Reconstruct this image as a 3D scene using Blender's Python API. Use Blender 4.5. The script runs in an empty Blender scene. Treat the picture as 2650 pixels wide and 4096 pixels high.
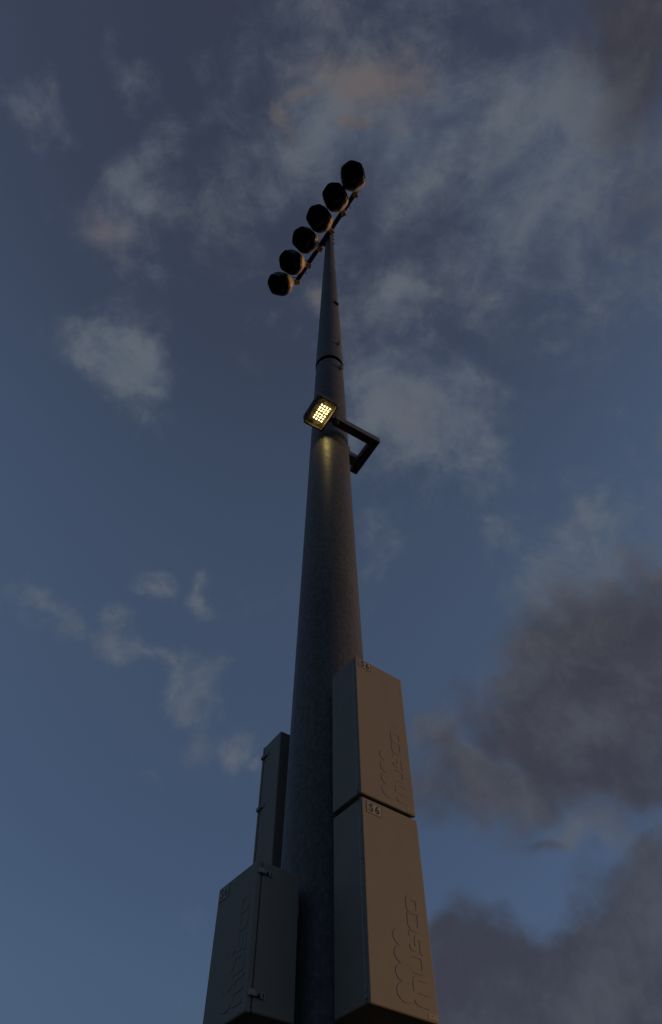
import bpy, bmesh, math, random
from mathutils import Vector, Matrix
random.seed(7)
R_ = math.radians
SC = bpy.context.scene
COL = SC.collection

# ------------------------------------------------------------------ camera
PW, PH = 2650.0, 4096.0
FPX = 2755.96                                   # focal length in photo pixels
PITCH, ROLL, YAW = R_(55.466), R_(-0.183), R_(0.230)
CAM = Vector((0, -3.6, 1.6))
FW = Vector((math.sin(YAW)*math.cos(PITCH), math.cos(YAW)*math.cos(PITCH), math.sin(PITCH)))
_rt = Vector((math.cos(YAW), -math.sin(YAW), 0)); _up = _rt.cross(FW)
RT = math.cos(ROLL)*_rt + math.sin(ROLL)*_up
UP = -math.sin(ROLL)*_rt + math.cos(ROLL)*_up
cd = bpy.data.cameras.new('camera'); cam = bpy.data.objects.new('camera', cd); COL.objects.link(cam)
cam.matrix_world = Matrix.Translation(CAM) @ Matrix((RT, UP, -FW)).transposed().to_4x4()
cd.sensor_fit = 'VERTICAL'; cd.sensor_height = 36.0; cd.sensor_width = 36.0*PW/PH
cd.lens = FPX/PH*36.0
cd.clip_start = 0.05; cd.clip_end = 20000
SC.camera = cam
SC.render.resolution_x, SC.render.resolution_y = 662, 1024

def ray(x, y):                                   # direction of a photo pixel
    return (FW + RT*((x-PW/2)/FPX) + UP*((PH/2-y)/FPX)).normalized()

# ------------------------------------------------------------------ light
SUN_AZ = R_(3.0)                                 # from +X towards +Y (behind the pole, to its right)
SUN_EL = R_(5.0)
SKY_STRENGTH = 0.075
w = bpy.data.worlds.new('World'); SC.world = w; w.use_nodes = True
NT = w.node_tree; NT.nodes.clear()
def N(t, **k):
    n = NT.nodes.new(t)
    for a, b in k.items(): setattr(n, a, b)
    return n
def L(a, b): NT.links.new(a, b)
def M(op, a, b=None, c=None, clamp=False):
    n = N('ShaderNodeMath', operation=op, use_clamp=clamp)
    for i, v in enumerate((a, b, c)):
        if v is None: continue
        if isinstance(v, (int, float)): n.inputs[i].default_value = v
        else: L(v, n.inputs[i])
    return n.outputs[0]
def VM(op, a, b=None, out=0, scale=None):
    n = N('ShaderNodeVectorMath', operation=op)
    for i, v in enumerate((a, b)):
        if v is None: continue
        if isinstance(v, (tuple, list, Vector)): n.inputs[i].default_value = tuple(v)
        else: L(v, n.inputs[i])
    if scale is not None: n.inputs['Scale'].default_value = scale
    return n.outputs[out]
def smooth(v, lo, hi):
    n = N('ShaderNodeMapRange', interpolation_type='SMOOTHSTEP'); L(v, n.inputs[0])
    n.inputs[1].default_value = lo; n.inputs[2].default_value = hi
    return n.outputs[0]
def noise(vec, scale, detail=6, rough=.55, off=(0, 0, 0), dist=0.0):
    v = VM('ADD', vec, off)
    n = N('ShaderNodeTexNoise'); L(v, n.inputs['Vector'])
    n.inputs['Scale'].default_value = scale; n.inputs['Detail'].default_value = detail
    n.inputs['Roughness'].default_value = rough; n.inputs['Distortion'].default_value = dist
    return n
def mixc(f, a, b, blend='MIX'):
    n = N('ShaderNodeMix', data_type='RGBA', blend_type=blend)
    if isinstance(f, (int, float)): n.inputs[0].default_value = f
    else: L(f, n.inputs[0])
    for i, v in ((6, a), (7, b)):
        if isinstance(v, (tuple, list)): n.inputs[i].default_value = (*v[:3], 1)
        else: L(v, n.inputs[i])
    return n.outputs[2]
sky = N('ShaderNodeTexSky'); sky.sky_type = 'NISHITA'; sky.sun_disc = False
sky.sun_elevation = SUN_EL; sky.sun_rotation = R_(90) - SUN_AZ
sky.altitude = 200; sky.air_density = 1.0; sky.dust_density = 0.6; sky.ozone_density = 2.0
DIR = N('ShaderNodeTexCoord').outputs['Generated']
hs = N('ShaderNodeHueSaturation'); L(sky.outputs[0], hs.inputs['Color'])
hs.inputs['Saturation'].default_value = 0.86
base = VM('SCALE', hs.outputs[0], scale=SKY_STRENGTH)
# dusk grading with height above the horizon, the same all the way round
sepz = N('ShaderNodeSeparateXYZ'); L(DIR, sepz.inputs[0])
ramp = N('ShaderNodeValToRGB'); L(sepz.outputs[2], ramp.inputs[0]); ramp.color_ramp.interpolation = 'EASE'
cr = ramp.color_ramp
for i, (p_, c_) in enumerate(((0.0, (.16, .19, .30)), (.40, (.595, .62, .775)), (.80, (.84, .805, .90)), (1.0, (.82, .64, .68)))):
    e_ = cr.elements[i] if i < 2 else cr.elements.new(p_)
    e_.position = p_; e_.color = (*c_, 1)
base = VM('SCALE', VM('MULTIPLY', base, ramp.outputs[0]), scale=2.0)
# cloud fields: soft ellipses of directions, edges broken up by noise
wn = noise(DIR, 3.2, 3, .6)
warp = VM('SCALE', VM('SUBTRACT', wn.outputs['Color'], (.5, .5, .5)), scale=0.26)
wn2 = noise(DIR, 11, 4, .6, (3, 1, 7))
warp2 = VM('SCALE', VM('SUBTRACT', wn2.outputs['Color'], (.5, .5, .5)), scale=0.10)
DW = VM('ADD', VM('ADD', DIR, warp), warp2)
K = 2650/1540.0
def blob(x, y, rx, ry, wt=1.0, rot=0.0):
    x, y, rx, ry = x*K, y*K, rx*K, ry*K
    c = ray(x, y); ex = ray(x+rx*math.cos(R_(rot)), y+rx*math.sin(R_(rot)))-c
    ey = ray(x-ry*math.sin(R_(rot)), y+ry*math.cos(R_(rot)))-c
    X = ex.normalized(); Y = (ey-X*ey.dot(X)).normalized(); Z = X.cross(Y)
    mp = N('ShaderNodeMapping', vector_type='TEXTURE'); L(DW, mp.inputs['Vector'])
    mp.inputs['Location'].default_value = c
    mp.inputs['Rotation'].default_value = Matrix((X, Y, Z)).transposed().to_euler()
    mp.inputs['Scale'].default_value = (ex.length*1.9, ey.length*1.9, .35)
    g = N('ShaderNodeTexGradient', gradient_type='SPHERICAL'); L(mp.outputs[0], g.inputs[0])
    return M('MULTIPLY', g.outputs['Fac'], wt)
def field(lst):
    o = None
    for b in lst:
        v = blob(*b); o = v if o is None else M('MAXIMUM', o, v)
    return smooth(o, 0.0, .85)
n_big = noise(DIR, 6.0, 6, .62, (2.3, 5.1, .7), .4).outputs['Fac']
n_fine = noise(DIR, 15.0, 7, .68, (8.3, 1.1, 4.7), .3).outputs['Fac']
n_det = M('ADD', M('MULTIPLY', n_big, .58), M('MULTIPLY', n_fine, .42))
n_gen = noise(DIR, 2.1, 4, .55, (5.5, 2.5, 9.1), .3).outputs['Fac']
light_list = [(900, 300, 360, 260, .85), (1250, 420, 330, 350, .78), (1420, 700, 180, 200, .5), (1330, 1400, 230, 260, .7), (620, 600, 120, 200, .35), (950, 800, 190, 260, .55), (300, 560, 190, 260, .42), (260, 1450, 160, 70, .3), (370, 1780, 100, 35, .45),
    (1000, 1000, 150, 160, .6), (1250, 800, 220, 130, .4), (275, 835, 112, 82, 1.0), (340, 800, 60, 60, .8), (320, 400, 95, 85, .6), (290, 540, 85, 105, .65), (350, 640, 60, 60, .5),
    (860, 190, 200, 130, .85), (1010, 120, 160, 110, .55), (650, 270, 60, 70, .75), (700, 60, 70, 50, .4),
    (980, 970, 145, 140, 1.1), (1030, 1080, 100, 70, .7), (930, 690, 150, 110, .62), (1010, 500, 130, 130, .5),
    (1240, 500, 150, 90, .62), (1260, 740, 90, 70, .6), (1200, 230, 120, 140, .45), (1130, 330, 150, 90, .5),
    (455, 1600, 85, 60, .9, 40), (500, 1690, 50, 60, .75, 30), (390, 1560, 70, 35, .75, 35), (280, 1480, 55, 45, .85, 50), (330, 1530, 60, 30, .65, 40), (200, 1420, 70, 28, .65, 25), (130, 1390, 60, 35, .6), (350, 1395, 45, 25, .65, 40), (455, 1415, 35, 25, .5), (560, 1720, 40, 25, .55, 40),
    (60, 180, 70, 100, .5), (295, 170, 60, 100, .5), (1045, 1470, 35, 35, .42), (1150, 1230, 60, 40, .45),
    (1340, 1180, 70, 90, .5), (1480, 640, 80, 120, .5), (1510, 1000, 50, 90, .62), (10, 1420, 40, 50, .5),
    (1260, 1420, 90, 150, .55), (1130, 1780, 110, 60, .6), (1290, 1890, 100, 60, .5), (400, 2370, 40, 25, .5), (740, 690, 60, 40, .5)]
dark_list = [(1400, 1580, 200, 200, .95, -25), (1300, 1720, 180, 100, 1.0), (1480, 1730, 190, 120, 1.0), (1480, 1420, 90, 120, .6),
    (1330, 2230, 400, 120, 1.2), (1230, 2340, 420, 150, 1.3), (1520, 2150, 170, 200, 1.1), (1380, 1640, 220, 240, .75), (1100, 1800, 140, 80, .68), (1210, 1900, 120, 40, .5), (1060, 2160, 110, 80, .8), (1150, 2280, 190, 110, .8), (1480, 2250, 200, 160, .95), (1460, 1950, 120, 60, .75, -30),
    (1490, 130, 140, 260, .75), (1350, 130, 130, 150, .5), (1510, 520, 90, 160, .4)]
peach_list = [(880, 150, 160, 100, .85), (640, 280, 35, 50, 1.0), (700, 215, 40, 30, .7), (865, 285, 50, 35, .8), (265, 530, 60, 70, .7),
    (740, 690, 40, 30, .6), (1510, 990, 40, 60, .8), (1490, 1370, 25, 30, .9), (1470, 310, 90, 60, .5), (500, 1640, 40, 60, .4), (980, 990, 110, 110, .35), (1450, 2260, 110, 40, .45)]
KL = field(light_list); KD = field(dark_list); KP = field(peach_list)
gen = M('MULTIPLY', smooth(n_gen, .52, .78), .55)
DL = smooth(M('ADD', M('MULTIPLY', M('MAXIMUM', KL, gen), 1.15), M('MULTIPLY', M('SUBTRACT', n_det, .5), 2.9)), .16, 1.24)
DD = smooth(M('ADD', M('MULTIPLY', KD, 1.1), M('MULTIPLY', M('SUBTRACT', n_det, .5), 1.5)), .12, .95)
DP = smooth(M('ADD', KP, M('MULTIPLY', M('SUBTRACT', n_det, .5), 1.0)), .05, 1.15)
c_light = mixc(smooth(n_det, .36, .66), (.076, .100, .146), (.130, .150, .178))
c_peach = (.158, .128, .120)
c_dark = mixc(smooth(n_det, .42, .66), (.042, .040, .051), (.068, .071, .087))
c_lit = mixc(M('MULTIPLY', DP, .75), c_light, c_peach)
col = mixc(M('MULTIPLY', M('MAXIMUM', DL, M('MULTIPLY', DP, .75)), .82), base, c_lit)
col = mixc(M('MULTIPLY', DD, .85), col, c_dark)
bgn = N('ShaderNodeBackground'); L(col, bgn.inputs[0]); bgn.inputs[1].default_value = 1.0
w.cycles.sampling_method = 'MANUAL'; w.cycles.sample_map_resolution = 512
wo = N('ShaderNodeOutputWorld'); L(bgn.outputs[0], wo.inputs[0])

sd = bpy.data.lights.new('sun', 'SUN'); sun = bpy.data.objects.new('sun', sd); COL.objects.link(sun)
sd.energy = 1.12; sd.angle = R_(13); sd.color = (1.0, .53, .17)
S = Vector((math.cos(SUN_AZ)*math.cos(SUN_EL), math.sin(SUN_AZ)*math.cos(SUN_EL), math.sin(SUN_EL)))
sun.rotation_euler = S.to_track_quat('Z', 'Y').to_euler(); sun.location = (30, 3, 8)
SC.view_settings.view_transform = 'Standard'; SC.view_settings.look = 'None'
SC.view_settings.exposure = 0.0; SC.view_settings.gamma = 1.0; SC.view_settings.use_curve_mapping = False
SC.render.engine = 'CYCLES'

# ------------------------------------------------------------------ materials
def mat(name, color, rough=.5, metal=0.0, var=0.0, vscale=20, bump=0.0, bscale=200, spec=.5, stretch=(1, 1, 1), rvar=0.0, kind='noise'):
    m = bpy.data.materials.new(name); m.use_nodes = True
    t = m.node_tree; p = t.nodes['Principled BSDF']
    p.inputs['Base Color'].default_value = (*color, 1); p.inputs['Roughness'].default_value = rough
    p.inputs['Metallic'].default_value = metal; p.inputs['Specular IOR Level'].default_value = spec
    tc = t.nodes.new('ShaderNodeTexCoord'); mp = t.nodes.new('ShaderNodeMapping')
    mp.inputs['Scale'].default_value = stretch; t.links.new(tc.outputs['Object'], mp.inputs[0])
    if var or rvar:
        if kind == 'noise':
            n = t.nodes.new('ShaderNodeTexNoise'); n.inputs['Detail'].default_value = 7; n.inputs['Roughness'].default_value = .65; o = n.outputs['Fac']
        else:
            n = t.nodes.new('ShaderNodeTexVoronoi'); n.feature = 'F1'; o = n.outputs['Color']
        n.inputs['Scale'].default_value = vscale; t.links.new(mp.outputs[0], n.inputs['Vector'])
        r = t.nodes.new('ShaderNodeMapRange'); t.links.new(o, r.inputs[0])
        r.inputs[1].default_value = .3; r.inputs[2].default_value = .7
        r.inputs[3].default_value = 1-var; r.inputs[4].default_value = 1+var
        mx = t.nodes.new('ShaderNodeVectorMath'); mx.operation = 'SCALE'; mx.inputs[0].default_value = color
        t.links.new(r.outputs[0], mx.inputs['Scale']); t.links.new(mx.outputs[0], p.inputs['Base Color'])
        if rvar:
            r2 = t.nodes.new('ShaderNodeMapRange'); t.links.new(o, r2.inputs[0])
            r2.inputs[1].default_value = .3; r2.inputs[2].default_value = .7
            r2.inputs[3].default_value = rough-rvar; r2.inputs[4].default_value = rough+rvar
            t.links.new(r2.outputs[0], p.inputs['Roughness'])
    if bump:
        n = t.nodes.new('ShaderNodeTexNoise'); n.inputs['Scale'].default_value = bscale; n.inputs['Detail'].default_value = 4
        t.links.new(mp.outputs[0], n.inputs['Vector'])
        b = t.nodes.new('ShaderNodeBump'); b.inputs['Strength'].default_value = bump; b.inputs['Distance'].default_value = .004
        t.links.new(n.outputs['Fac'], b.inputs['Height']); t.links.new(b.outputs[0], p.inputs['Normal'])
    return m
def galvanised():
    m = bpy.data.materials.new('galvanised_steel'); m.use_nodes = True
    t = m.node_tree; p = t.nodes['Principled BSDF']; ln = t.links.new
    tc = t.nodes.new('ShaderNodeTexCoord')
    def nz(scale, st, det=6, rough=.6, tp='ShaderNodeTexNoise'):
        mp = t.nodes.new('ShaderNodeMapping'); mp.inputs['Scale'].default_value = st; ln(tc.outputs['Object'], mp.inputs[0])
        n = t.nodes.new(tp); n.inputs['Scale'].default_value = scale; ln(mp.outputs[0], n.inputs['Vector'])
        if tp == 'ShaderNodeTexNoise': n.inputs['Detail'].default_value = det; n.inputs['Roughness'].default_value = rough
        return n
    def rng(o, a, b, c, d):
        r = t.nodes.new('ShaderNodeMapRange'); ln(o, r.inputs[0])
        for i, v in enumerate((a, b, c, d)): r.inputs[i+1].default_value = v
        return r.outputs[0]
    def mul(a, b):
        n = t.nodes.new('ShaderNodeMath'); n.operation = 'MULTIPLY'; ln(a, n.inputs[0]); ln(b, n.inputs[1]); return n.outputs[0]
    sp = nz(42, (1, 1, .55), 5, .7)                # worm-like zinc spangle
    sp2 = nz(64, (1, 1, 1.9), 4)
    st = nz(5, (1, 1, .06), 6)                     # rain streaks down the shaft
    blot = nz(1.6, (1, 1, .5), 5)
    f = mul(mul(rng(sp.outputs['Fac'], .40, .68, .80, 1.35), rng(st.outputs['Fac'], .3, .7, .8, 1.15)), mul(rng(blot.outputs['Fac'], .3, .7, .8, 1.2), rng(sp2.outputs['Fac'], .52, .68, .92, 1.5)))
    v = t.nodes.new('ShaderNodeVectorMath'); v.operation = 'SCALE'; v.inputs[0].default_value = (.084, .079, .073)
    ln(f, v.inputs['Scale']); ln(v.outputs[0], p.inputs['Base Color'])
    p.inputs['Metallic'].default_value = .08; p.inputs['Specular IOR Level'].default_value = .4
    ln(rng(sp.outputs['Fac'], .35, .7, .58, .44), p.inputs['Roughness'])
    b = t.nodes.new('ShaderNodeBump'); b.inputs['Strength'].default_value = .35; b.inputs['Distance'].default_value = .003
    ln(sp.outputs['Fac'], b.inputs['Height']); ln(b.outputs[0], p.inputs['Normal'])
    return m
MT = {}
MT['galv'] = galvanised()
MT['galv_plain'] = mat('galvanised_fittings', (.24, .24, .235), .5, .5, .25, 60, .2, 150)
MT['paint'] = mat('grey_powder_coat', (.245, .222, .182), .6, 0, .05, 9, .10, 700, .15)
MT['hinge'] = mat('hinge_steel', (.40, .39, .37), .5, .2, .1, 80)
MT['latch'] = mat('latch_steel', (.27, .26, .24), .5, .15, .15, 70)
MT['tile'] = mat('label_tile', (.34, .31, .25), .5, 0, .06, 60)
MT['tile2'] = mat('label_tile_pale', (.27, .24, .19), .5, 0, .06, 50)
MT['ink'] = mat('black_print', (.012, .012, .013), .5)
MT['edge'] = mat('plate_edge', (.09, .08, .065), .6)
MT['sticker'] = mat('worn_sticker', (.24, .21, .14), .6, 0, .35, 160)
MT['dark'] = mat('dark_steel', (.022, .022, .022), .5, .2, .2, 40)
MT['armpaint'] = mat('bronze_paint', (.10, .09, .08), .5, .1, .15, 30, .1, 300)
MT['visor'] = mat('black_visor', (.012, .014, .014), .35, 0, .3, 25)
MT['beige'] = mat('beige_aluminium', (.50, .40, .29), .5, .15, .12, 35, .15, 120)
MT['lens'] = mat('dark_lens_glass', (.004, .005, .006), .3, 0, .2, 12, 0, 100, .12)
MT['rubber'] = mat('black_rubber', (.02, .02, .02), .6)
MT['wire'] = mat('twisted_wire', (.30, .27, .24), .5, .3, .2, 100)
MT['housing'] = mat('lamp_housing', (.075, .068, .058), .45, .3, .2, 40, .1, 200)
MT['grass'] = mat('grass_ground', (.018, .022, .013), .9, 0, .35, 3, .5, 30)
MT['concrete'] = mat('concrete', (.30, .29, .27), .85, 0, .15, 12, .3, 60)
def led_mat():
    m = bpy.data.materials.new('led_chip'); m.use_nodes = True; t = m.node_tree; t.nodes.clear()
    e = t.nodes.new('ShaderNodeEmission'); e.inputs[0].default_value = (1, .70, .26, 1); e.inputs[1].default_value = 22
    o = t.nodes.new('ShaderNodeOutputMaterial'); t.links.new(e.outputs[0], o.inputs[0]); return m
MT['led'] = led_mat()
def lamp_glass():
    m = bpy.data.materials.new('dusty_lamp_glass'); m.use_nodes = True; t = m.node_tree; t.nodes.clear(); ln = t.links.new
    tr = t.nodes.new('ShaderNodeBsdfTransparent'); tr.inputs[0].default_value = (.95, .95, .93, 1)
    tl = t.nodes.new('ShaderNodeBsdfTranslucent'); tl.inputs[0].default_value = (.8, .75, .6, 1)
    gl = t.nodes.new('ShaderNodeBsdfGlossy'); gl.inputs['Roughness'].default_value = .12
    tc = t.nodes.new('ShaderNodeTexCoord'); n = t.nodes.new('ShaderNodeTexNoise'); n.inputs['Scale'].default_value = 14; n.inputs['Detail'].default_value = 5
    ln(tc.outputs['Object'], n.inputs['Vector'])
    r = t.nodes.new('ShaderNodeMapRange'); ln(n.outputs['Fac'], r.inputs[0])
    r.inputs[1].default_value = .35; r.inputs[2].default_value = .7; r.inputs[3].default_value = .001; r.inputs[4].default_value = .03
    a = t.nodes.new('ShaderNodeMixShader'); ln(r.outputs[0], a.inputs[0]); ln(tr.outputs[0], a.inputs[1]); ln(tl.outputs[0], a.inputs[2])
    fr = t.nodes.new('ShaderNodeFresnel'); fr.inputs[0].default_value = 1.3
    b = t.nodes.new('ShaderNodeMixShader'); ln(fr.outputs[0], b.inputs[0]); ln(a.outputs[0], b.inputs[1]); ln(gl.outputs[0], b.inputs[2])
    o = t.nodes.new('ShaderNodeOutputMaterial'); ln(b.outputs[0], o.inputs[0]); return m
MT['lampglass'] = lamp_glass()

# ------------------------------------------------------------------ mesh helpers
def finish(name, bm, m, parent=None, smooth_=False, mtx=None):
    me = bpy.data.meshes.new(name); bm.normal_update(); bm.to_mesh(me); bm.free()
    me.materials.append(MT[m] if isinstance(m, str) else m)
    if smooth_:
        for p in me.polygons: p.use_smooth = True
    return link(name, me, parent, mtx)
def link(name, me, parent=None, mtx=None):
    o = bpy.data.objects.new(name, me); COL.objects.link(o)
    if parent is not None: o.parent = parent
    if mtx is not None: o.matrix_local = mtx
    return o
def box(bm, x0, x1, y0, y1, z0, z1, bev=0.0, seg=2, mtx=None):
    b2 = bmesh.new()
    vs = [b2.verts.new((x, y, z)) for x in (x0, x1) for y in (y0, y1) for z in (z0, z1)]
    for f in ((0, 1, 3, 2), (4, 6, 7, 5), (0, 4, 5, 1), (2, 3, 7, 6), (0, 2, 6, 4), (1, 5, 7, 3)): b2.faces.new([vs[i] for i in f])
    if bev: bmesh.ops.bevel(b2, geom=list(b2.edges), offset=bev, segments=seg, profile=.5, affect='EDGES')
    if mtx is not None: bmesh.ops.transform(b2, matrix=mtx, verts=b2.verts)
    join(bm, b2)
    return bm
def join(bm, b2):
    me = bpy.data.meshes.new('tmp'); b2.to_mesh(me); b2.free(); bm.from_mesh(me); bpy.data.meshes.remove(me)
def boxobj(name, dims, m, parent=None, bev=0.0, mtx=None, seg=2):
    return finish(name, box(bmesh.new(), *dims, bev=bev, seg=seg), m, parent, mtx=mtx)
def lathe(bm, prof, seg=64, cap=False, a0=0, a1=2*math.pi):
    full = abs(a1-a0-2*math.pi) < 1e-6; n = seg if full else seg+1
    rings = []
    for r, z in prof:
        rings.append([bm.verts.new((r*math.cos(a0+(a1-a0)*i/seg), r*math.sin(a0+(a1-a0)*i/seg), z)) for i in range(n)])
    for a, b in zip(rings, rings[1:]):
        for i in range(seg):
            j = (i+1) % n; bm.faces.new((a[i], a[j], b[j], b[i]))
    if cap and full:
        bm.faces.new(rings[-1]); bm.faces.new(rings[0][::-1])
    return bm
def tube(bm, pts, r, seg=8, cap=True):
    pts = [Vector(p) for p in pts]; rings = []
    ref = Vector((0, 0, 1))
    for i, p in enumerate(pts):
        d = (pts[min(i+1, len(pts)-1)]-pts[max(i-1, 0)]).normalized()
        a = d.cross(ref)
        if a.length < 1e-3: a = d.cross(Vector((1, 0, 0)))
        a.normalize(); b = d.cross(a); rr = r[i] if isinstance(r, (list, tuple)) else r
        rings.append([bm.verts.new(p+(a*math.cos(2*math.pi*k/seg)+b*math.sin(2*math.pi*k/seg))*rr) for k in range(seg)])
    for a, b in zip(rings, rings[1:]):
        for k in range(seg): bm.faces.new((a[k], a[(k+1) % seg], b[(k+1) % seg], b[k]))
    if cap: bm.faces.new(rings[0][::-1]); bm.faces.new(rings[-1])
    return bm
def thing(name, label, cat, mtx=None, group=None):
    o = bpy.data.objects.new(name, None); COL.objects.link(o); o.empty_display_size = .1
    if mtx is not None: o.matrix_world = mtx
    o['label'] = label; o['category'] = cat
    if group: o['group'] = group
    return o
def frame(origin, ex, ey=None):                  # local x = ex (horizontal), z = up
    ex = Vector(ex).normalized(); ez = Vector((0, 0, 1)); ey = ez.cross(ex)
    m = Matrix((ex, ey, ez)).transposed().to_4x4(); m.translation = Vector(origin); return m

# ------------------------------------------------------------------ ground
bm = bmesh.new(); rs = [0, 3, 8, 20, 60, 200, 800, 4000]
c0 = bm.verts.new((0, 0, 0)); prev = None
for r in rs[1:]:
    ring = [bm.verts.new((r*math.cos(2*math.pi*i/48), r*math.sin(2*math.pi*i/48), 0)) for i in range(48)]
    for i in range(48):
        j = (i+1) % 48
        bm.faces.new((c0, ring[i], ring[j]) if prev is None else (prev[i], ring[i], ring[j], prev[j]))
    prev = ring
g = finish('ground', bm, 'grass'); g['kind'] = 'structure'

# ------------------------------------------------------------------ the pole
def rlow(z): return .2975-.0118*z
ZJ, ZT = 10.19, 17.82
def rup(z): return .1845-.0148*(z-ZJ)
def rpole(z): return rlow(z) if z < ZJ else rup(z)
pole = thing('light_pole', 'tall tapered galvanised steel floodlight pole with cabinets and a crossarm', 'light pole')
bm = lathe(bmesh.new(), [(.62, -.3), (.62, .10), (.60, .12)], 48, True); finish('footing', bm, 'concrete', pole)
bm = lathe(bmesh.new(), [(rlow(z), z) for z in [0.1+i*.5 for i in range(21)]], 96)
finish('lower_shaft', bm, 'galv', pole, True)
zz = [ZJ+i*(ZT-.03-ZJ)/16 for i in range(17)]
bm = lathe(bmesh.new(), [(rup(ZJ)-.009, ZJ+.001)] + [(rup(ZJ), ZJ)] + [(rup(z), z) for z in zz[1:]], 96)
o = finish('upper_shaft', bm, 'galv', pole, True)
for e in o.data.edges:
    v0, v1 = (o.data.vertices[i].co for i in e.vertices)
    if max(v0.z, v1.z) < ZJ+.01: e.use_edge_sharp = True
bm = lathe(bmesh.new(), [(rup(ZT-.03)+.004, ZT-.05), (rup(ZT-.03)+.004, ZT-.02), (.055, ZT+.01), (.02, ZT+.025), (.001, ZT+.028)], 40)
finish('pole_cap', bm, 'galv_plain', pole, True)
for z, hgt, name in ((17.42, .03, 'clamp_band'), (17.10, .03, 'clamp_band'), (16.72, .025, 'clamp_band')):
    r = rup(z)+.004
    bm = lathe(bmesh.new(), [(r-.006, z), (r, z), (r, z+hgt), (r-.006, z+hgt)], 48)
    b_ = finish(name, bm, 'galv_plain', pole)
    a = R_(-25); d = Vector((math.cos(a), math.sin(a), 0))
    bm = box(bmesh.new(), -.004, .022, -.008, .008, z-.03, z+.05, .002, 1)
    bmesh.ops.transform(bm, matrix=Matrix.Translation(d*(r-.002)) @ Matrix.Rotation(a, 4, 'Z'), verts=bm.verts)
    finish('band_bolt', bm, 'dark', b_)
# weld seams
for z in (15.0, 10.62, 12.95):
    r = rpole(z)
    bm = lathe(bmesh.new(), [(r-.002, z-.006), (r+.0015, z-.003), (r+.0015, z+.003), (r-.002, z+.006)], 64)
    finish('weld_seam', bm, 'galv_plain', pole, True)
# lifting lugs either side of the slip joint, hood over the cable port
def on_pole(z, px=None, ang=None):
    return Vector((math.cos(ang)*rpole(z), math.sin(ang)*rpole(z), z))
for z, ang, s in ((10.69, R_(-51), 1.0), (9.90, R_(-44), 1.15)):
    p = on_pole(z, ang=ang); bm = bmesh.new()
    pts = [(-.01, 0, -.055), (.035, 0, -.055), (.062, 0, -.03), (.062, 0, .015), (.035, 0, .035), (-.01, 0, .035)]
    outer = [Vector(q)*s for q in pts]
    for sy in (-1, 1):
        pass
    va = [bm.verts.new((q.x, -.011*s, q.z)) for q in outer]; vb = [bm.verts.new((q.x, .011*s, q.z)) for q in outer]
    bm.faces.new(va); bm.faces.new(vb[::-1])
    for i in range(6): bm.faces.new((va[i], vb[i], vb[(i+1) % 6], va[(i+1) % 6]))
    bmesh.ops.recalc_face_normals(bm, faces=bm.faces)
    bmesh.ops.bevel(bm, geom=list(bm.edges), offset=.003, segments=1, affect='EDGES')
    lug = finish('lifting_lug', bm, 'galv_plain', pole, mtx=Matrix.Translation(p) @ Matrix.Rotation(ang, 4, 'Z'))
    bm = lathe(bmesh.new(), [(.013*s, -.0125*s), (.013*s, .0125*s)], 16, True)
    finish('lug_hole', bm, 'ink', lug, mtx=Matrix.Translation((.034*s, 0, -.012*s)) @ Matrix.Rotation(R_(90), 4, 'X'))
z = 12.60; ang = R_(-48); p = on_pole(z, ang=ang)
bm = box(bmesh.new(), -.02, .038, -.045, .045, -.09, .02, .008, 2)
for v in bm.verts:
    if v.co.z > 0 and v.co.x > 0: v.co.x *= .25
hood = finish('cable_port_hood', bm, 'galv_plain', pole, mtx=Matrix.Translation(p) @ Matrix.Rotation(ang, 4, 'Z'))
boxobj('port_opening', (0, .030, -.036, .036, -.0945, -.088), 'ink', hood)
# stencilled dash mark below the joint on the pole's shaded side
for k in range(4):
    a = R_(-150-k*2.6); z = 9.66-.035*k; p = on_pole(z, ang=a)
    boxobj('stencil_mark', (-.004, .0012, -.004, .004, -.012, .012), 'ink', pole, mtx=Matrix.Translation(p) @ Matrix.Rotation(a, 4, 'Z'))

# ------------------------------------------------------------------ crossarm
ZA = 17.0
def at_z(x, y, z):
    d = ray(x, y); return CAM + d*((z-CAM.z)/d.z)
def z1(x, y): return (1000+x/2.5667, 600+y/2.5667)
PA = at_z(*z1(1082, 440), ZA); PB = at_z(*z1(478, 1348), ZA)
AD = (PA-PB).normalized(); AN = Vector((AD.y, -AD.x, 0))
if AN.x > 0: AN = -AN                            # side on which the fixtures look out
ALEN = (PA-PB).length
am = frame(PB, AD)
arm = boxobj('crossarm', (-.06, ALEN+.05, -.045, .045, -.05, .05), 'dark', pole, .008, am)
for yy in (-.02, .02):
    boxobj('arm_rib', (-.055, ALEN+.045, yy-.004, yy+.004, -.056, -.0495), 'dark', arm)
boxobj('end_plate', (-.066, -.0605, -.043, .043, -.048, .048), 'dark', arm)
boxobj('end_plate', (ALEN+.0505, ALEN+.056, -.043, .043, -.048, .048), 'dark', arm)
tc = (Vector((0, 0, ZA))-PB).dot(AD)
off = (Vector((0, 0, ZA))-PB).dot(Vector((-AD.y, AD.x, 0)))
sg = 1 if off > 0 else -1
for dz in (-.16, .12):
    y0, y1 = sorted((.046*sg, (abs(off)-.05)*sg))
    if y1-y0 < .01: y1 = y0+.02
    boxobj('mounting_bracket', (tc-.10, tc+.10, y0, y1, dz, dz+.05), 'dark', arm, .004)
boxobj('mounting_plate', (tc-.12, tc+.12, *sorted((.0455*sg, .056*sg)), -.19, .19), 'dark', arm, .004)
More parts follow.
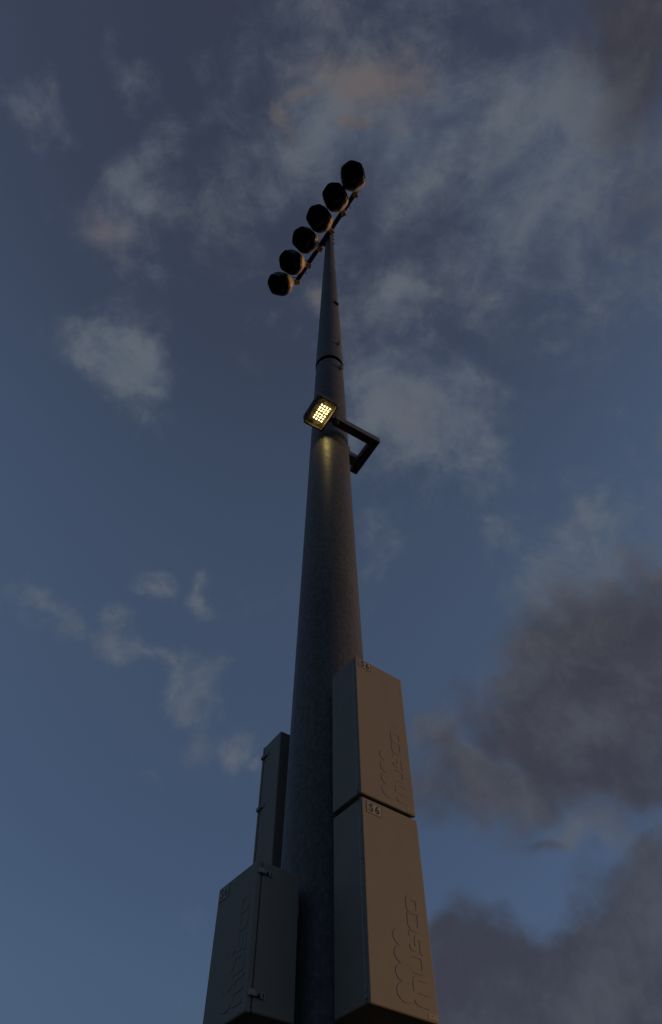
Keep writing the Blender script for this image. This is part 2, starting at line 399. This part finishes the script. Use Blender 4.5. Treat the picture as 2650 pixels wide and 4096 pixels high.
# loose cable ends hanging at the arm
for s, l in ((ALEN*.12, .16), (ALEN*.86, .13)):
    bm = tube(bmesh.new(), [(s, -.03*-sg, -.05), (s+.02, .05*sg, -.10), (s+.03, .085*sg, -.12-l*.3), (s+.05, .06*sg, -.10), (s+.06, .02*sg, -.05)], .006, 6)
    finish('loose_cable', bm, 'rubber', arm, True)

# ------------------------------------------------------------------ big floodlights
def hexr(ph, k=.055): return 1+k*math.cos(6*ph)
def shell(rings, seg=48, flip=False):
    """rings: list of (t, r, skew) along +x; skew pushes the top forwards"""
    bm = bmesh.new(); rr = []
    for t, r, sk, k in rings:
        rr.append([bm.verts.new((t+sk*math.sin(2*math.pi*i/seg), r*hexr(2*math.pi*i/seg+R_(30), k)*math.cos(2*math.pi*i/seg), r*hexr(2*math.pi*i/seg+R_(30), k)*math.sin(2*math.pi*i/seg))) for i in range(seg)])
    for a, b in zip(rr, rr[1:]):
        for i in range(seg):
            j = (i+1) % seg; bm.faces.new((a[i], a[j], b[j], b[i]))
    return bm, rr
def make_fixture():
    root = bpy.data.objects.new('floodlight', None); COL.objects.link(root); root.empty_display_size = .1
    TILT = R_(30)
    T = Matrix.Translation((.085, 0, -.06)) @ Matrix.Rotation(TILT, 4, 'Y')
    bm, rr = shell([(.0, .055, 0, 0), (.005, .085, 0, 0), (.05, .125, 0, .02), (.09, .186, 0, .03), (.15, .226, 0, .04), (.225, .238, 0, .035), (.225, .20, 0, .035)])
    bm.faces.new(rr[0][::-1]); hs_ = finish('housing', bm, 'beige', root, True, T)
    for k in range(16):
        a = 2*math.pi*(k+.5)/16
        for t, r, s in ((.180, .2325, .006), (.12, .206, .0045)):
            if t < .15 and k % 2: continue
            rr_ = r*hexr(a+R_(30), .04)
            bm = lathe(bmesh.new(), [(s, -.004), (s, .003), (s*.5, .005)], 8, True)
            finish('rivet', bm, 'dark', hs_, mtx=Matrix.Translation((t, rr_*math.cos(a), rr_*math.sin(a))) @ Matrix.Rotation(a, 4, 'X') @ Matrix.Rotation(R_(90), 4, 'X') @ Matrix.Rotation(R_(180), 4, 'X'))
    for k in range(7):                            # cooling ribs over the back
        a = R_(35+k*18.3); c, s_ = math.cos(a), math.sin(a)
        bm = bmesh.new(); q = [(.02, .10), (.06, .165), (.12, .222), (.18, .240), (.18, .215), (.10, .175), (.04, .10)]
        va = [bm.verts.new((t, r*c-.003*s_, r*s_+.003*c)) for t, r in q]; vb = [bm.verts.new((t, r*c+.003*s_, r*s_-.003*c)) for t, r in q]
        bm.faces.new(va); bm.faces.new(vb[::-1])
        for i in range(7): bm.faces.new((va[i], vb[i], vb[(i+1) % 7], va[(i+1) % 7]))
        bmesh.ops.recalc_face_normals(bm, faces=bm.faces); finish('cooling_rib', bm, 'beige', hs_)
    # visor: three stepped black hoops, the top reaching farther out
    vis = None
    for i, (t0, t1, s0, s1, r0, r1) in enumerate(((.208, .280, 0, .012, .240, .254), (.270, .345, .012, .036, .247, .249), (.335, .415, .036, .075, .241, .226))):
        bm, _ = shell([(t0, r0, s0, .035), (t1, r1, s1, .04), (t1, r1-.006, s1, .04), (t0, r0-.008, s0, .035)])
        o = finish('visor' if i == 0 else 'visor_hoop', bm, 'visor', root if vis is None else vis, True, T if vis is None else None)
        for e in o.data.edges: pass
        vis = vis or o
    bm = bmesh.new(); seg = 40
    cv = bm.verts.new((.235, 0, 0)); rings = [[bm.verts.new((.235-.0*r, r*hexr(2*math.pi*i/seg+R_(30), .05)*math.cos(2*math.pi*i/seg), r*hexr(2*math.pi*i/seg+R_(30), .05)*math.sin(2*math.pi*i/seg))) for i in range(seg)] for r in (.11, .222)]
    for v in rings[0]: v.co.x += .010
    cv.co.x += .014
    for v in rings[1]: v.co.x -= .012
    for i in range(seg):
        j = (i+1) % seg; bm.faces.new((cv, rings[0][i], rings[0][j])); bm.faces.new((rings[0][i], rings[1][i], rings[1][j], rings[0][j]))
    ls = finish('lens', bm, 'lens', root, True, T)
    boxobj('divider', (.236, .262, -.004, .004, -.19, .19), 'visor', ls)
    # knuckle and clamp round the arm
    kn = boxobj('knuckle', (.035, .135, -.04, .04, -.115, -.02), 'beige', root, .01)
    bm = lathe(bmesh.new(), [(.022, -.052), (.022, .052)], 14, True); finish('pivot_bolt', bm, 'galv_plain', kn, mtx=Matrix.Translation((.09, 0, -.07)) @ Matrix.Rotation(R_(90), 4, 'X'))
    cl = boxobj('clamp', (-.085, .075, -.05, .05, -.09, -.056), 'beige', root, .006)
    for x, y in ((-.065, -.035), (-.065, .035)):
        bm = lathe(bmesh.new(), [(.009, -.104), (.009, -.088)], 6, True); finish('clamp_bolt', bm, 'galv_plain', cl, mtx=Matrix.Translation((x, y, 0)))
    bm = tube(bmesh.new(), [(.10, .03, -.02), (.07, .07, .03), (.0, .07, .06), (-.03, .03, .052)], .009, 7)
    finish('supply_cable', bm, 'rubber', root, True)
    return root
def copy_tree(o, parent=None):
    c = o.copy(); COL.objects.link(c)
    if parent is not None: c.parent = parent
    for ch in list(o.children): copy_tree(ch, c)
    return c
proto = make_fixture()
side = {0: 'at the crossarm end toward the beige stacked cabinets', 1: 'second from the crossarm end toward the beige stacked cabinets', 2: 'beside the pole top toward the beige stacked cabinets',
        3: 'beside the pole top toward the narrow dark cabinet', 4: 'second from the crossarm end toward the narrow dark cabinet', 5: 'at the crossarm end toward the narrow dark cabinet'}
aims = (-100, -117, -132, -146, -163, -180)
for i in range(6):
    o = proto if i == 0 else copy_tree(proto)
    s = ALEN*(1-i/5.0)
    o.matrix_world = Matrix.Translation(PB+AD*s) @ Matrix.Rotation(R_(aims[i]), 4, 'Z')
    o['label'] = 'unlit black hooded floodlight ' + side[i]; o['category'] = 'floodlight'; o['group'] = 'unlit floodlights along the crossarm'

# ------------------------------------------------------------------ small lit LED floodlight on its arm
ZL = 8.0
E1 = Vector((-.517, .856, 0)).normalized(); E2 = Vector((E1.y, -E1.x, 0))
lc = Vector((-.087, -.415, 0))
lm = Matrix((E2, E1, Vector((0, 0, 1)))).transposed().to_4x4(); lm.translation = Vector((0, 0, ZL))
lamp = thing('area_light', 'small lit LED floodlight on a black square arm clamped to the pole', 'floodlight', lm)
cx, cy = lc.dot(E2), lc.dot(E1)                  # lamp centre in lamp axes
hx, hy = .116, .178
def rrect(hx, hy, r, n=5):
    o = []
    for sx, sy, a0 in ((1, 1, 0), (-1, 1, 90), (-1, -1, 180), (1, -1, 270)):
        for i in range(n+1):
            a = R_(a0+90*i/n); o.append((sx*(hx-r)+r*math.cos(a), sy*(hy-r)+r*math.sin(a)))
    return o
def loft(bm, loops):
    rr = [[bm.verts.new((cx+x, cy+y, z)) for x, y in lp] for lp, z in loops]; n = len(rr[0])
    for a, b in zip(rr, rr[1:]):
        for i in range(n): bm.faces.new((a[i], a[(i+1) % n], b[(i+1) % n], b[i]))
    return rr
bm = bmesh.new()
rr = loft(bm, [(rrect(hx-.020, hy-.020, .014), .058), (rrect(hx-.015, hy-.015, .016), .004), (rrect(hx-.012, hy-.012, .018), 0), (rrect(hx-.004, hy-.004, .024), 0), (rrect(hx, hy, .026), .006), (rrect(hx, hy, .026), .05), (rrect(hx-.02, hy-.02, .02), .085)])
bm.faces.new(rr[-1]); bm.faces.new(rr[0][::-1])
bmesh.ops.recalc_face_normals(bm, faces=bm.faces)
hous = finish('housing', bm, 'housing', lamp)
for k in range(24):
    y = cy-hy+.03+k*(2*hy-.06)/23
    bm = box(bmesh.new(), cx-hx-.009, cx-hx+.0005, y-.003, y+.003, .028, .112)
    box(bm, cx-hx+.001, cx+hx-.022, y-.0028, y+.0028, .084, .111); finish('cooling_fin', bm, 'housing', hous)
boxobj('reflector_plate', (cx-hx+.026, cx+hx-.026, cy-hy+.026, cy+hy-.026, .050, .056), 'housing', hous)
gl = boxobj('front_glass', (cx-hx+.0165, cx+hx-.0165, cy-hy+.0165, cy+hy-.0165, .010, .013), 'lampglass', lamp)
bmL = lathe(bmesh.new(), [(.001, -.004), (.004, -.0035), (.0055, 0), (.0055, .004)], 12)
for yy in (-.048, .048):                         # light of the two chip panels
    ad = bpy.data.lights.new('led_panel_light', 'SPOT'); ad.energy = 1.5; ad.color = (1, .78, .28); ad.spot_size = R_(172); ad.spot_blend = .25; ad.shadow_soft_size = .006
    al = bpy.data.objects.new('led_panel_light', ad); COL.objects.link(al); al.parent = hous; al.matrix_local = Matrix.Translation((cx+.012+.0155, cy+.006+yy, .040))
led0 = None
for j in range(6):
    for i in range(4):
        x = cx+.012+(i-1.5)*.031; y = cy+.006+(j-2.5)*.0318+(.003 if j > 2 else -.003)
        mm = Matrix.Translation((x, y, .0455))
        if led0 is None: led0 = finish('led', bmL, 'led', hous, True, mm)
        else: link('led', led0.data, hous, mm)
TW = .045
q0 = .413; e_c = -.352; e_e = .118
def ltube(bm, dims): return box(bm, *dims, bev=.006, seg=2)
t1 = boxobj('arm_tube', (q0-2*TW, q0, e_c, e_e, .0, .09), 'armpaint', lamp, .003)
t2 = boxobj('arm_tube', (cx+hx+.045, q0-2*TW-.001, e_c+.001, e_c+2*TW-.001, .001, .089), 'armpaint', lamp, .003)
for x, y in ((q0-TW, e_c+TW), (q0-2.9*TW, e_c+TW), (q0-TW, e_e-.05)):
    bm = lathe(bmesh.new(), [(.022, -.002), (.022, .004)], 20, True); finish('arm_plug', bm, 'ink', t1, mtx=Matrix.Translation((x, y, 0)))
r8 = rlow(8.05)
mb = boxobj('pole_mount', (r8-.012, q0-2*TW-.001, -.055, .055, .012, .10), 'galv_plain', lamp, .004)
boxobj('mount_flange', (q0-2*TW-.022, q0-2*TW-.008, -.05, .05, -.006, .108), 'galv_plain', mb, .003)
boxobj('mount_flange', (r8-.02, r8+.012, -.075, .075, -.02, .15), 'galv_plain', mb, .003)
bm = lathe(bmesh.new(), [(r8+.001, .03), (r8+.0045, .03), (r8+.0045, .05), (r8+.001, .05)], 64)
# knuckle between lamp and arm, with a loop of cable
ky = (e_c+TW)
kn = boxobj('knuckle', (cx+hx-.005, cx+hx+.05, ky-.032, ky+.032, .012, .075), 'housing', lamp, .008)
bm = lathe(bmesh.new(), [(.03, -.012), (.034, -.012), (.034, .02), (.03, .02)], 24)
finish('knuckle_ring', bm, 'housing', kn, True, Matrix.Translation((cx+hx+.062, ky, .0)))
bm = lathe(bmesh.new(), [(.012, -.014), (.012, .02)], 8, True)
finish('knuckle_bolt', bm, 'latch', kn, mtx=Matrix.Translation((cx+hx+.066, ky+.004, .0)))
bm = tube(bmesh.new(), [(cx+hx-.01, ky-.012, .012), (cx+hx+.015, ky-.014, -.016), (cx+hx+.05, ky-.024, -.024), (cx+hx+.085, ky-.012, -.018), (cx+hx+.088, ky+.014, -.008), (cx+hx+.07, ky+.02, .004)], .004, 7)
finish('lamp_cable', bm, 'rubber', lamp, True)

# ------------------------------------------------------------------ cabinets
# raised wordmark and scalloped crest, as a height field built from strokes (u across the door, v up)
def seg_d(px, py, a, b):
    ax, ay = a; bx, by = b; dx, dy = bx-ax, by-ay; l = dx*dx+dy*dy
    t = 0 if l == 0 else max(0, min(1, ((px-ax)*dx+(py-ay)*dy)/l))
    return math.hypot(px-ax-t*dx, py-ay-t*dy)
def fillet(pts, r=.012, n=4):
    o = [pts[0]]
    for a, b, c in zip(pts, pts[1:], pts[2:]):
        va = Vector(a)-Vector(b); vc = Vector(c)-Vector(b); rr = min(r, va.length*.48, vc.length*.48)
        p0 = Vector(b)+va.normalized()*rr; p1 = Vector(b)+vc.normalized()*rr
        for i in range(n+1):
            t = i/n; q = p0*(1-t)**2+Vector(b)*2*t*(1-t)+p1*t*t; o.append((q.x, q.y))
    o.append(pts[-1]); return o
HS = .0095                                        # half stroke
T_, B_ = .0605, .1195                             # stroke centre at cap line / base line
strokes = [
    fillet([(.127, .051), (T_, .051), (T_, .146), (.127, .146)], .022), [(T_, .0985), (.127, .0985)],              # m
    fillet([(.052, .171), (B_, .171), (B_, .233), (.052, .233)], .018),                                             # u
    fillet([(T_, .318), (T_, .2565), (.0905, .2565), (.0905, .3095), (B_, .3095), (B_, .250)], .014),                # s
    fillet([(T_, .397), (T_, .338), (B_, .338), (B_, .397)], .022),                                                 # c
    fillet([(.09, .414), (T_, .414), (T_, .474), (B_, .474), (B_, .414), (.088, .414)], .018)]                       # o
def sdf(u, v):
    d = 1e9
    if u > .035:
        for st in strokes:
            if min(q[1] for q in st)-.03 < v < max(q[1] for q in st)+.03:
                for a, b in zip(st, st[1:]): d = min(d, seg_d(u, v, a, b)-HS)
    if u < .065:
        for k in range(4):
            du, dv = (u-.007)/.048, (v-(.0765+.07*k))/.0365
            q = math.hypot(du, dv); d = min(d, (q-1)*.040)
    return d
def logo_mesh(hgt=.0026, wall=.0022, st=.00155):
    us = [-.046+st*i for i in range(int(.18/st)+1)]; vs_ = [.034+st*i for i in range(int(.455/st)+1)]
    H = [[sdf(u, v) for v in vs_] for u in us]; bm = bmesh.new(); vt = {}
    def vert(i, j):
        if (i, j) not in vt:
            s = max(0, min(1, .5-H[i][j]/wall)); vt[i, j] = bm.verts.new((us[i], -.0004*0+(.0006-hgt*s), vs_[j]))
        return vt[i, j]
    for i in range(len(us)-1):
        for j in range(len(vs_)-1):
            if min(H[i][j], H[i+1][j], H[i][j+1], H[i+1][j+1]) < wall*.5:
                bm.faces.new((vert(i, j), vert(i+1, j), vert(i+1, j+1), vert(i, j+1)))
    bmesh.ops.recalc_face_normals(bm, faces=bm.faces)
    # make sure faces look outwards (-y)
    bm.normal_update()
    if sum(f.normal.y*f.calc_area() for f in bm.faces) > 0: bmesh.ops.reverse_faces(bm, faces=bm.faces)
    me = bpy.data.meshes.new('raised_logo'); bm.to_mesh(me); bm.free(); me.materials.append(MT['paint']); return me
LOGO = logo_mesh()
def char_mesh(ch, size):
    cu = bpy.data.curves.new('char', 'FONT'); cu.body = ch; cu.size = size; cu.extrude = .0006; cu.offset = size*.03
    cu.align_x = 'CENTER'; cu.align_y = 'CENTER'
    o = bpy.data.objects.new('char', cu); COL.objects.link(o)
    me = bpy.data.meshes.new_from_object(o.evaluated_get(bpy.context.evaluated_depsgraph_get()))
    bpy.data.objects.remove(o); me.materials.clear(); me.materials.append(MT['ink']); return me
bpy.context.view_layer.update()
CH = {c: char_mesh(c, .056) for c in 'S6'}
FACE = Matrix.Rotation(R_(90), 4, 'X')            # text plane -> door plane facing -y
def knuckle_mesh():
    bm = lathe(bmesh.new(), [(.0026, 0), (.0026, .0150)], 8, True); me = bpy.data.meshes.new('hinge_knuckle'); bm.to_mesh(me); bm.free(); me.materials.append(MT['hinge']); return me
KN = knuckle_mesh()
def cabinet(az, dist, lat, wd, dp, z0, z1_, label, plate, latches, logo=True, conduit=None):
    """local axes: x to the right as seen from outside, y into the cabinet, z up; origin bottom centre of the front"""
    n = Vector((math.cos(az), math.sin(az), 0)); ex = Vector((-n.y, n.x, 0))
    h = z1_-z0; mtx = Matrix((ex, -n, Vector((0, 0, 1)))).transposed().to_4x4(); mtx.translation = n*dist+ex*lat+Vector((0, 0, z0))
    c = thing('equipment_cabinet', label, 'cabinet', mtx, 'electrical cabinets strapped round the pole')
    hw = wd/2
    boxobj('body', (-hw+.002, hw-.002, .027, dp, .004, h-.004), 'paint', c, .006)
    door = boxobj('door', (-hw, hw, 0, .0225, 0, h), 'paint', c, .007, seg=3)
    boxobj('gasket', (-hw+.008, hw-.008, .0215, .0280, .01, h-.01), 'rubber', c)
    # piano hinge down the left edge
    lf = boxobj('hinge_leaf', (-hw-.0022, -hw-.0003, .0055, .0215, .022, h-.022), 'paint', c)
    k = 0; z = .024
    hg = None
    nk = int((h-.05)/.018)
    for i in range(nk):
        link('hinge_knuckle', KN, lf, Matrix.Translation((-hw-.001, .0248, .024+i*.018)))
    for zz_ in [.046+i*(h-.09)/6 for i in range(7)]:
        bm = lathe(bmesh.new(), [(.0042, 0), (.0035, .0025), (.001, .0036)], 8, True)
        finish('hinge_rivet', bm, 'paint', lf, True, Matrix.Translation((-hw-.0021, .0135, zz_)) @ Matrix.Rotation(R_(-90), 4, 'Y'))
    if plate:
        u0, v0, u1, v1 = plate
        pl = boxobj('label_plate', (u0, u1, -.0016, .001, v0, v1), 'tile2', door, .0004, seg=1)
        um = (u0+u1)/2
        for (a, b), ch, mt in (((u0+.010, um-.0008), 'S', 'tile'), ((um+.0008, u1-.007), '6', 'tile')):
            tl = boxobj('number_tile', (a, b, -.0026, -.0012, v0+.004, v1-.005), mt, pl)
            link('character', CH[ch], tl, Matrix.Translation(((a+b)/2, -.0030, (v0+v1)/2-.001)) @ FACE)
        for d in ((u0-.0012, u0+.0008, v0-.001, v1+.001), (u1-.0008, u1+.0012, v0-.001, v1+.001)):
            boxobj('plate_edge', (d[0], d[1], -.0022, .0008, d[2], d[3]), 'edge', pl)
        for d in ((u0+.0012, u1-.0012, v0-.001, v0+.0008), (u0+.0012, u1-.0012, v1-.0008, v1+.001)):
            boxobj('plate_edge', (d[0], d[1], -.0020, .0008, d[2], d[3]), 'edge', pl)
    if logo: link('raised_logo', LOGO, door)
    st = boxobj('rating_sticker', (hw-.060, hw-.010, -.0012, .001, .011, .031), 'sticker', door)
    boxobj('sticker_print', (hw-.042, hw-.036, -.0018, -.0008, .020, .025), 'ink', st)
    # pull-down latches on the right-hand side
    for zz_ in latches:
        bm = bmesh.new()
        box(bm, hw-.002, hw+.013, .004, .030, zz_-.012, zz_+.012, .002, 1)
        box(bm, hw-.0025, hw+.009, .0305, .044, zz_-.009, zz_+.009, .002, 1)
        la = finish('latch', bm, 'latch', c)
        boxobj('latch_keeper', (hw-.0035, hw+.004, .060, .083, zz_-.012, zz_+.012), 'latch', la, .0015, seg=1)
        boxobj('keeper_slot', (hw+.0035, hw+.0048, .070, .077, zz_-.008, zz_+.008), 'ink', la)
        boxobj('latch_bail', (hw-.003, hw+.007, .0445, .0595, zz_-.010, zz_+.004), 'dark', la, .001, seg=1)
    # rails that carry the cabinet on the pole
    for zz_ in (.12, h-.12):
        rp = rpole(z0+zz_); gap = dist-dp-rp
        boxobj('mounting_rail', (-.09, .09, dp-.001, dp+gap+.035, zz_-.03, zz_+.03), 'galv_plain', c)
    if conduit:
        for x, y in ((-.08, .12), (.08, .15)):
            bm = lathe(bmesh.new(), [(.025, -conduit), (.025, .004)], 20, True)
            finish('conduit_nipple', bm, 'galv_plain', c, True, Matrix.Translation((x, y, 0)))
    return c
AR = -.929187
cabinet(AR, .5063, -.0024, .3638, .2361, 3.6295, 4.5471, 'upper beige metal cabinet of the stacked pair, numbered S6 above a raised logo', (-.158, .847, -.066, .903), (), conduit=.0195)
cabinet(AR, .5073, .0005, .3638, .2361, 2.7226, 3.6101, 'lower beige metal cabinet of the stacked pair, its underside open to view', (-.1525, .8135, -.0605, .870), ())
cabinet(-2.50446, .5365, -.0017, .3502, .2338, 2.7142, 3.3256, 'short dark grey cabinet with two side latches and S6 plate near its edge', (-.160, .540, -.073, .599), (.068, .558))
cabinet(AR+math.pi-R_(3), .530, 0, .3640, .2260, 3.600, 4.520, 'narrow dark cabinet behind the short latched one, seen edge on', (-.158, .847, -.066, .903), (.08, .46, .83))
